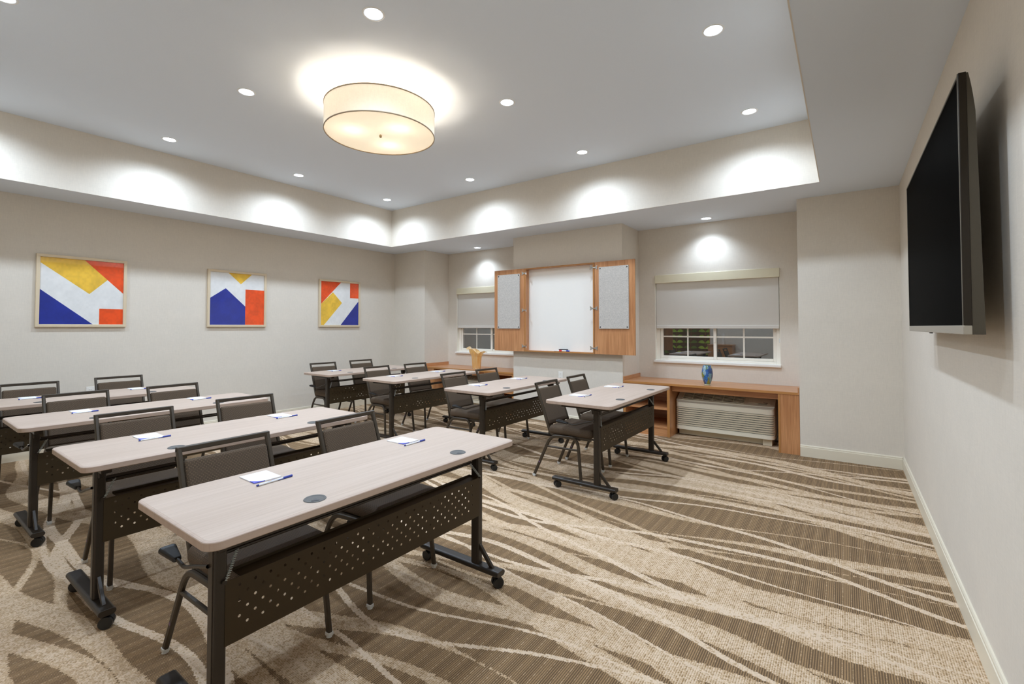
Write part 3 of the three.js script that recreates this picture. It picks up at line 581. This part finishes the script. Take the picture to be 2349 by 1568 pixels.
// ---------------------------------------------------------------- training tables
const HOLES = [];
for (let k = 0; k < 47; k++) for (let j = 0; j < 3; j++) HOLES.push([0.611 - k * 0.02526, (k % 2 ? 0.503 : 0.529) - j * 0.0508]);
function makeTable() {
  const t = new THREE.Group(); t.name = 'training_table';
  const W = 0.61, L = 1.524, r = 0.045, rr = (w, l, q) => {
    const s = new THREE.Shape(); s.moveTo(-w / 2 + q, -l / 2); s.lineTo(w / 2 - q, -l / 2); s.absarc(w / 2 - q, -l / 2 + q, q, -Math.PI / 2, 0); s.lineTo(w / 2, l / 2 - q); s.absarc(w / 2 - q, l / 2 - q, q, 0, Math.PI / 2); s.lineTo(-w / 2 + q, l / 2); s.absarc(-w / 2 + q, l / 2 - q, q, Math.PI / 2, Math.PI); s.lineTo(-w / 2, -l / 2 + q); s.absarc(-w / 2 + q, -l / 2 + q, q, Math.PI, Math.PI * 1.5); return s;
  };
  // laminate top, its bevelled edge band
  const lam = new THREE.ExtrudeGeometry(rr(W - 0.022, L - 0.022, r - 0.011), { depth: 0.004, bevelEnabled: false, curveSegments: 8 }); lam.rotateX(Math.PI / 2); lam.translate(0, 0.7478, 0);
  const top = part('tabletop', metreUV(lam, 'z'), tableTopM, t);
  const bandG = new THREE.ExtrudeGeometry(rr(W, L, r), { depth: 0.021, bevelEnabled: true, bevelThickness: 0.0042, bevelSize: 0.011, bevelOffset: -0.011, bevelSegments: 3, curveSegments: 8 }); bandG.rotateX(Math.PI / 2); bandG.translate(0, 0.7434, 0);
  part('edge_band', metreUV(bandG, 'z'), tableEdgeM, top);
  for (const s of [-1, 1]) {
    const gm = part('grommet', new THREE.LatheGeometry([[0, 0.7485], [0.029, 0.7485], [0.030, 0.7478], [0.031, 0.7498], [0.037, 0.7505], [0.039, 0.7481]].map((p) => new THREE.Vector2(...p)), 32).translate(0.223, 0.0006, s * 0.381), greyPlasticM, t);
    const f = new THREE.Shape(); f.moveTo(0, 0); f.absarc(0, 0, 0.026, -0.55, 0.55); f.lineTo(0, 0);
    const fg = new THREE.ExtrudeGeometry(f, { depth: 0.0012, bevelEnabled: false }); fg.rotateX(-Math.PI / 2); fg.rotateY(-0.5); fg.translate(0.223, 0.7491, s * 0.381);
    part('cable_flap', fg, std(hex(72, 72, 73), 0.5), gm);
  }
  for (const s of [-1, 1]) {
    const z = s > 0 ? 0.667 : -0.625;                                  // the leg frame sits a little off the middle of the top
    part('support_arm', merge([box(-0.18, 0.255, 0.692, 0.7175, z - 0.02, z + 0.02, 0.003, 'x'), box(0.10, 0.18, 0.655, 0.695, z - 0.012, z + 0.012, 0.006)]), blackM, t);
    part('post', merge([box(0.115, 0.168, 0.088, 0.69, z - 0.019, z + 0.019, 0.008), box(0.126, 0.157, 0.088, 0.69, z - 0.0215, z + 0.0215, 0.002)]), blackM, t);
    const oval = new THREE.Shape(); oval.absarc(-0.018, 0, 0.015, Math.PI / 2, Math.PI * 1.5); oval.absarc(0.018, 0, 0.015, -Math.PI / 2, Math.PI / 2);
    const bar = new THREE.ExtrudeGeometry(oval, { depth: 0.57, bevelEnabled: true, bevelThickness: 0.002, bevelSize: 0.002, bevelOffset: -0.002, curveSegments: 6 }); bar.rotateY(Math.PI / 2); bar.translate(-0.264, 0.077, z);
    part('foot_bar', bar, blackM, t);
    const br = box(-0.011, 0.011, 0, 0.138, -0.008, 0.008, 0.003); br.rotateZ(0.72); br.translate(0.252, 0.086, z); part('brace', br, blackM, t);
    for (const [x, turn] of [[-0.236, 0.5 + 0.5 * s], [0.277, 1.05]]) {
      const put = (g) => g.rotateY(turn).translate(x, 0, z);
      const hood = new THREE.CylinderGeometry(0.0285, 0.0285, 0.018, 18, 1, false, 0, Math.PI * 1.15).rotateX(Math.PI / 2).rotateZ(-0.3).translate(0.006, 0.0285, 0);
      const c = part('castor', put(merge([hood, cyl(0.007, 0.007, 0.02, 10).translate(-0.006, 0.057, 0)])), plasticM, t);
      for (const q of [-1, 1]) part('wheel', put(cyl(0.0272, 0.0272, 0.0165, 24).rotateX(Math.PI / 2).translate(0.006, 0.0274, q * 0.0145)), plasticM, c);
    }
    part('spring', (() => {
      const pts = []; const A = new THREE.Vector3(0.174, 0.562, z - s * 0.014), B = new THREE.Vector3(0.142, 0.634, z - s * 0.058);
      for (let k = 0; k <= 150; k++) { const a = k / 150, an = a * Math.PI * 2 * 13; pts.push(new THREE.Vector3().lerpVectors(A, B, a).add(new THREE.Vector3(0.0055 * Math.cos(an), 0.002 * Math.cos(an), 0.0055 * Math.sin(an)))); }
      return new THREE.TubeGeometry(new THREE.CatmullRomCurve3(pts), 300, 0.0014, 4);
    })(), springM, t);
    part('spring_bolt', cyl(0.008, 0.008, 0.008, 12).rotateZ(Math.PI / 2).translate(0.172, 0.557, z - s * 0.008), blackM, t);
  }
  part('release_rod', merge([cyl(0.0065, 0.0065, 1.25, 8).rotateX(Math.PI / 2).translate(0.13, 0.632, 0.03), box(0.127, 0.139, 0.64, 0.652, -0.58, 0.64, 0.002, 'z')]), blackM, t);
  const lz = 0.69, lever = part('release_lever', pipe([[0.13, 0.607, lz], [0.03, 0.578, lz], [-0.035, 0.556, lz], [-0.06, 0.55, lz], [-0.1, 0.556, lz], [-0.125, 0.56, lz]], 0.0065, 8, 30), blackM, t);
  const grip = new RoundedBoxGeometry(0.11, 0.026, 0.056, 4, 0.0125); { const p = grip.attributes.position; for (let i = 0; i < p.count; i++) { const u = (0.055 - p.getX(i)) / 0.11, k = 0.42 + 0.58 * Math.min(1, 1.5 * u); p.setZ(i, p.getZ(i) * k); p.setY(i, p.getY(i) * (0.62 + 0.38 * u)); } grip.computeVertexNormals(); }
  grip.rotateZ(-0.12); grip.translate(-0.165, 0.564, lz); part('grip', grip, plasticM, lever);
  // modesty panel, really perforated, with the wire tray folded from its upper edge
  const s = new THREE.Shape([[-0.655, 0.35], [0.615, 0.35], [0.615, 0.555], [-0.655, 0.555]].map((p) => new THREE.Vector2(...p)));
  for (const [z, y] of HOLES) { const h = new THREE.Path(); h.absellipse(-z, y, 0.0051, 0.0051, 0, Math.PI * 2, true); s.holes.push(h); }
  const pg = new THREE.ExtrudeGeometry(s, { depth: 0.0016, bevelEnabled: false, curveSegments: 5 }); pg.rotateY(Math.PI / 2); pg.translate(0.1682, 0, 0);
  part('modesty_panel', pg, panelM, t);
  part('wire_tray', merge([box(0.112, 0.1682, 0.5525, 0.5545, -0.6, 0.61, 0, 'z'), box(0.110, 0.112, 0.5525, 0.564, -0.6, 0.61, 0, 'z'), box(0.1115, 0.168, 0.5525, 0.562, -0.602, -0.6)]), panelM, t);
  return t;
}
const row = ['first', 'second', 'third', 'fourth'];
const TABLES = [   // x, z, block, row counted from the television wall, chairs [x, z, turn]
  [-1.790, -1.342, 0, 0, [[-2.112, -0.995, 0.01], [-2.150, -1.678, 0.05]]],
  [-3.041, -1.332, 0, 1, [[-3.378, -1.000, 0.0], [-3.424, -1.668, -0.04]]],
  [-4.408, -1.320, 0, 2, [[-4.757, -1.000, 0.01], [-4.720, -1.648, 0.03]]],
  [-5.640, -1.235, 0, 3, [[-5.967, -0.902, -0.03], [-6.020, -1.577, -0.02]]],
  [-1.790, -4.150, 1, 0, [[-2.108, -3.852, 0.01], [-2.125, -4.494, 0.02]]],
  [-3.024, -4.190, 1, 1, [[-3.400, -3.925, -0.01], [-3.405, -4.534, -0.02]]],
  [-4.462, -4.275, 1, 2, [[-4.815, -3.965, -0.02], [-4.785, -4.612, -0.04]]],
  [-5.727, -4.259, 1, 3, [[-5.970, -3.905, -0.05], [-6.008, -4.585, -0.05]]],
];
const proto = makeTable();
const blockName = ['camera-side block', 'window-side block'];
TABLES.forEach(([x, z, b, r]) => {
  const t = proto.clone(); t.name = numbered('training_table'); t.position.set(x, 0, z); scene.add(t);
  tag(t, `pale wood flip-top training table on castors, ${blockName[b]}, ${row[r]} row from the television wall`, 'table', 'training tables');
});
console.log('tables');

// ---------------------------------------------------------------- stacking chairs
function makeChair() {
  const t = new THREE.Group(); t.name = 'stacking_chair';
  // back uprights run down and turn forward under the seat
  const up = rounded([[-0.245, 0.838], [-0.116, 0.475], [-0.085, 0.386], [0.315, 0.392]], 0.07, 7), Z = 0.2;
  part('back_frame', merge([...[-1, 1].map((s) => rectTube(up, 0.024, 0.02, () => s * (Z - 0.01))), box(-0.2565, -0.2335, 0.826, 0.849, -Z, Z, 0.004, 'z')]), frameM, t);
  const rear = rounded([[-0.238, 0.016], [-0.072, 0.386], [0.06, 0.391]], 0.085, 7), front = rounded([[0.058, 0.391], [0.198, 0.394], [0.238, 0.016]], 0.085, 7);
  const splay = (s) => (y) => s * (0.213 + 0.016 * (0.39 - y) / 0.39);
  for (const s of [-1, 1]) for (const [pts, fx, pt] of [[rear, -0.238, [-0.183, 0.14]], [front, 0.238, null]]) {
    const leg = part('leg', rectTube(pts, 0.025, 0.02, splay(s)), frameM, t);
    const fz = splay(s)(0.01);
    part('foot_glide', merge([box(fx - 0.0145, fx + 0.0145, 0.006, 0.022, fz - 0.0125, fz + 0.0125, 0.003), cyl(0.011, 0.013, 0.006, 12).translate(fx, 0.003, fz)]), clearM, leg);
    if (pt) part('sticker', cyl(0.0075, 0.0075, 0.0006, 12).rotateX(Math.PI / 2).translate(pt[0], pt[1], splay(s)(pt[1]) + s * 0.0102), std(hex(118, 88, 120), 0.5), leg);
  }
  for (const s of [-1, 1]) part('stretcher', rectTube([[-0.116, 0.288], [0.207, 0.292]], 0.016, 0.018, splay(s)), frameM, t);
  part('seat_frame', merge([box(-0.03, -0.005, 0.372, 0.388, -0.2, 0.2, 0.003, 'z'), box(0.19, 0.215, 0.374, 0.39, -0.2, 0.2, 0.003, 'z')]), frameM, t);
  const sg = new RoundedBoxGeometry(0.435, 0.078, 0.425, 5, 0.034);
  { const p = sg.attributes.position; for (let i = 0; i < p.count; i++) { const x = p.getX(i), y = p.getY(i), z = p.getZ(i), e = Math.max(0, 1 - (x / 0.2175) ** 4) * Math.max(0, 1 - (z / 0.2125) ** 4); if (y > 0) p.setY(i, y + 0.012 * e - (x > 0.12 ? (x - 0.12) * 0.12 : 0)); } sg.computeVertexNormals(); }
  sg.translate(0.115, 0.438, 0); part('seat', metreUV(smoothKeep(sg), 'x'), fabricM, t);
  const bg = new RoundedBoxGeometry(0.032, 0.345, 0.356, 4, 0.0155);
  { const p = bg.attributes.position; for (let i = 0; i < p.count; i++) { const y = p.getY(i), z = p.getZ(i); p.setX(i, p.getX(i) + (p.getX(i) > 0 ? 0.008 : -0.003) * Math.max(0, 1 - (y / 0.17) ** 4) * Math.max(0, 1 - (z / 0.178) ** 4) - 0.008 * (1 - (z / 0.178) ** 2)); } bg.computeVertexNormals(); }
  bg.rotateZ(0.333); bg.translate(-0.174, 0.63, 0); part('backrest', metreUV(smoothKeep(bg), 'y'), fabricM, t);
  for (const s of [-1, 1]) { const g = box(-0.0025, 0.0025, -0.052, 0.052, s * 0.12 - 0.015, s * 0.12 + 0.015, 0.001); g.rotateZ(0.42); g.translate(-0.106, 0.44, 0); part('back_strap', g, frameM, t); }
  return t;
}
function smoothKeep(g) { return g; }
const chair = makeChair();
TABLES.forEach(([, , b, r, chairs]) => chairs.forEach(([x, z, turn], k) => {
  const c = chair.clone(); c.name = numbered('stacking_chair'); c.position.set(x, 0, z); c.rotation.y = turn; scene.add(c);
  tag(c, `dark brown stacking chair, ${blockName[b]}, ${row[r]} row from television wall, ${k ? 'farther from' : 'nearer to'} camera`, 'chair', 'stacking chairs at the training tables');
}));
console.log('chairs');

// ---------------------------------------------------------------- notepads and pens
const padProto = new THREE.Group(); padProto.name = 'notepad';
{
  const hx = 0.065, hz = 0.054, blueM = std(hex(88, 92, 196), 0.6);
  const flat = (s, d, y) => { const g = new THREE.ExtrudeGeometry(s, { depth: d, bevelEnabled: false }); g.rotateX(Math.PI / 2); g.translate(0, y, 0); return g; };
  const sheet = new THREE.Shape(); sheet.moveTo(-hx, -hz); sheet.lineTo(hx, -hz); sheet.lineTo(hx, 0.012); sheet.quadraticCurveTo(hx - 0.012, 0.04, 0.026, hz); sheet.lineTo(-hx, hz);
  part('sheets', flat(sheet, 0.0036, 0.004), std(hex(244, 244, 246), 0.75), padProto);
  const corner = new THREE.Shape(); corner.moveTo(hx, 0.012); corner.lineTo(hx, hz); corner.lineTo(0.026, hz); corner.quadraticCurveTo(hx - 0.012, 0.04, hx, 0.012);
  part('printed_corner', flat(corner, 0.0032, 0.0036), blueM, padProto);
  part('backing', box(-hx, hx, 0, 0.0004, -hz, hz), std(hex(190, 180, 176), 0.9), padProto);
}
const penProto = new THREE.Group(); penProto.name = 'pen';
{ // lies along z, cap to -z
  const r = 0.0041, penBlue = std(hex(44, 60, 150), 0.35), along = (g, z) => g.rotateX(Math.PI / 2).translate(0, r, z);
  part('barrel', along(cyl(r, r, 0.106, 14), 0.014), phys(hex(236, 238, 240), { roughness: 0.2, clearcoat: 0.6 }), penProto);
  part('end_plug', along(cyl(r * 0.9, r * 0.9, 0.008, 12), 0.071), penBlue, penProto);
  const cap = part('cap', along(cyl(r * 1.12, r * 1.22, 0.04, 14), -0.053), penBlue, penProto);
  part('clip', box(0.0038, 0.0054, r - 0.0022, r - 0.0004, -0.066, -0.012, 0.0005), penBlue, cap);
  part('imprint', merge([box(-0.0016, 0.0012, 2 * r - 0.0004, 2 * r + 0.00012, 0.002, 0.03)]), std(hex(120, 132, 196), 0.5), penProto);
  part('imprint_dot', box(-0.0002, 0.0018, 2 * r - 0.0006, 2 * r + 0.00016, 0.017, 0.021), std(hex(238, 204, 60), 0.5), penProto);
}
const TOP = 0.7481;
TABLES.forEach(([x, z, b, r], i) => [0, 1].forEach((k) => {
  const j = (n) => hash(i * 7 + k * 3 + n, 77) - 0.5, px = x - 0.185 + 0.012 * j(1), pz = z + (k ? -0.372 : 0.385) + 0.02 * j(2) + (b ? -0.01 : 0);
  const where = `${k ? 'farther' : 'nearer'} seat, ${blockName[b]}, ${row[r]} row from television wall`;
  const p = padProto.clone(); p.name = numbered('notepad'); p.position.set(px, TOP, pz); p.rotation.y = 0.05 * j(3); scene.add(p);
  tag(p, `white notepad with blue corner, ${where}`, 'notepad', 'notepads on the training tables');
  const q = penProto.clone(); q.name = numbered('pen'); q.position.set(px + 0.097 + 0.008 * j(4), TOP, pz - 0.005 + 0.01 * j(5)); q.rotation.y = 0.04 + 0.06 * j(6); scene.add(q);
  tag(q, `white ballpoint pen with blue cap, ${where}`, 'pen', 'pens on the training tables');
}));

// ---------------------------------------------------------------- behind the camera, mirrored by the window panes
{
  const cv = document.createElement('canvas'); cv.width = 1024; cv.height = 640;
  const c = cv.getContext('2d'); c.fillStyle = 'rgb(96,62,26)'; c.fillRect(0, 0, 1024, 640);
  for (let k = 0; k < 5; k++) {
    const x0 = 70 + k * 215, lean = 60 * (hash(k, 5) - 0.5); c.strokeStyle = 'rgb(140,84,36)'; c.lineWidth = 10; c.beginPath(); c.moveTo(x0, 640); c.lineTo(x0 + lean, 10); c.stroke();
    for (let j = 0; j < 8; j++) for (const q of [-1, 1]) {
      const y = 620 - j * 84, x = x0 + lean * (1 - y / 640), g = hash(k * 9 + j, 8), m = hash(k, 3) > 0.5 ? 1 : 0.62; c.fillStyle = `rgb(${(132 + 60 * g) * m},${(158 + 50 * g) * m},${(50 + 20 * g) * m})`;
      c.beginPath(); c.moveTo(x, y); c.quadraticCurveTo(x + q * 40, y - 78, x + q * 104, y - 10); c.quadraticCurveTo(x + q * 50, y + 12, x, y); c.fill();
    }
  }
  const tex = new THREE.CanvasTexture(cv); tex.colorSpace = THREE.SRGBColorSpace;
  const t = thing('leaf_mural', 'brown mural of green leaves mirrored in the right window', 'mural', -4.0, 0.4, ZF - 0.02);
  part('panel', box(-0.95, 0.95, 0, 1.2, 0.002, 0.019, 0.002), woodEdgeM, t);
  part('print', new THREE.PlaneGeometry(1.88, 1.18).rotateY(Math.PI).translate(0, 0.6, 0.001), std(0xffffff, 0.8, 0, { map: tex }), t);
  const q = thing('beverage_counter', 'low wooden beverage counter mirrored in the right window', 'counter', -2.72, 0, ZF - 0.22);
  part('cabinet_body', box(-0.3, 0.3, 0, 0.86, -0.18, 0.2, 0.003), woodM, q);
  part('counter_board', box(-0.32, 0.32, 0.861, 0.89, -0.2, 0.2, 0.004, 'x'), woodM, q);
  for (let k = 0; k < 2; k++) { const u = thing('cup_stack', `stack of white paper cups, ${k ? 'left' : 'right'} one on the beverage counter`, 'cups', -2.83 + k * 0.16, 0.8901, ZF - 0.22, 0, 'cup stacks'); part('cups', new THREE.LatheGeometry([[0, 0], [0.03, 0], [0.042, 0.3], [0.039, 0.3], [0.03, 0.02], [0, 0.02]].map((p) => new THREE.Vector2(...p)), 24), whiteM, u); part('lid', cyl(0.044, 0.044, 0.008, 24).translate(0, 0.304, 0), whiteM, u); }
}
renderer.render(scene, camera);
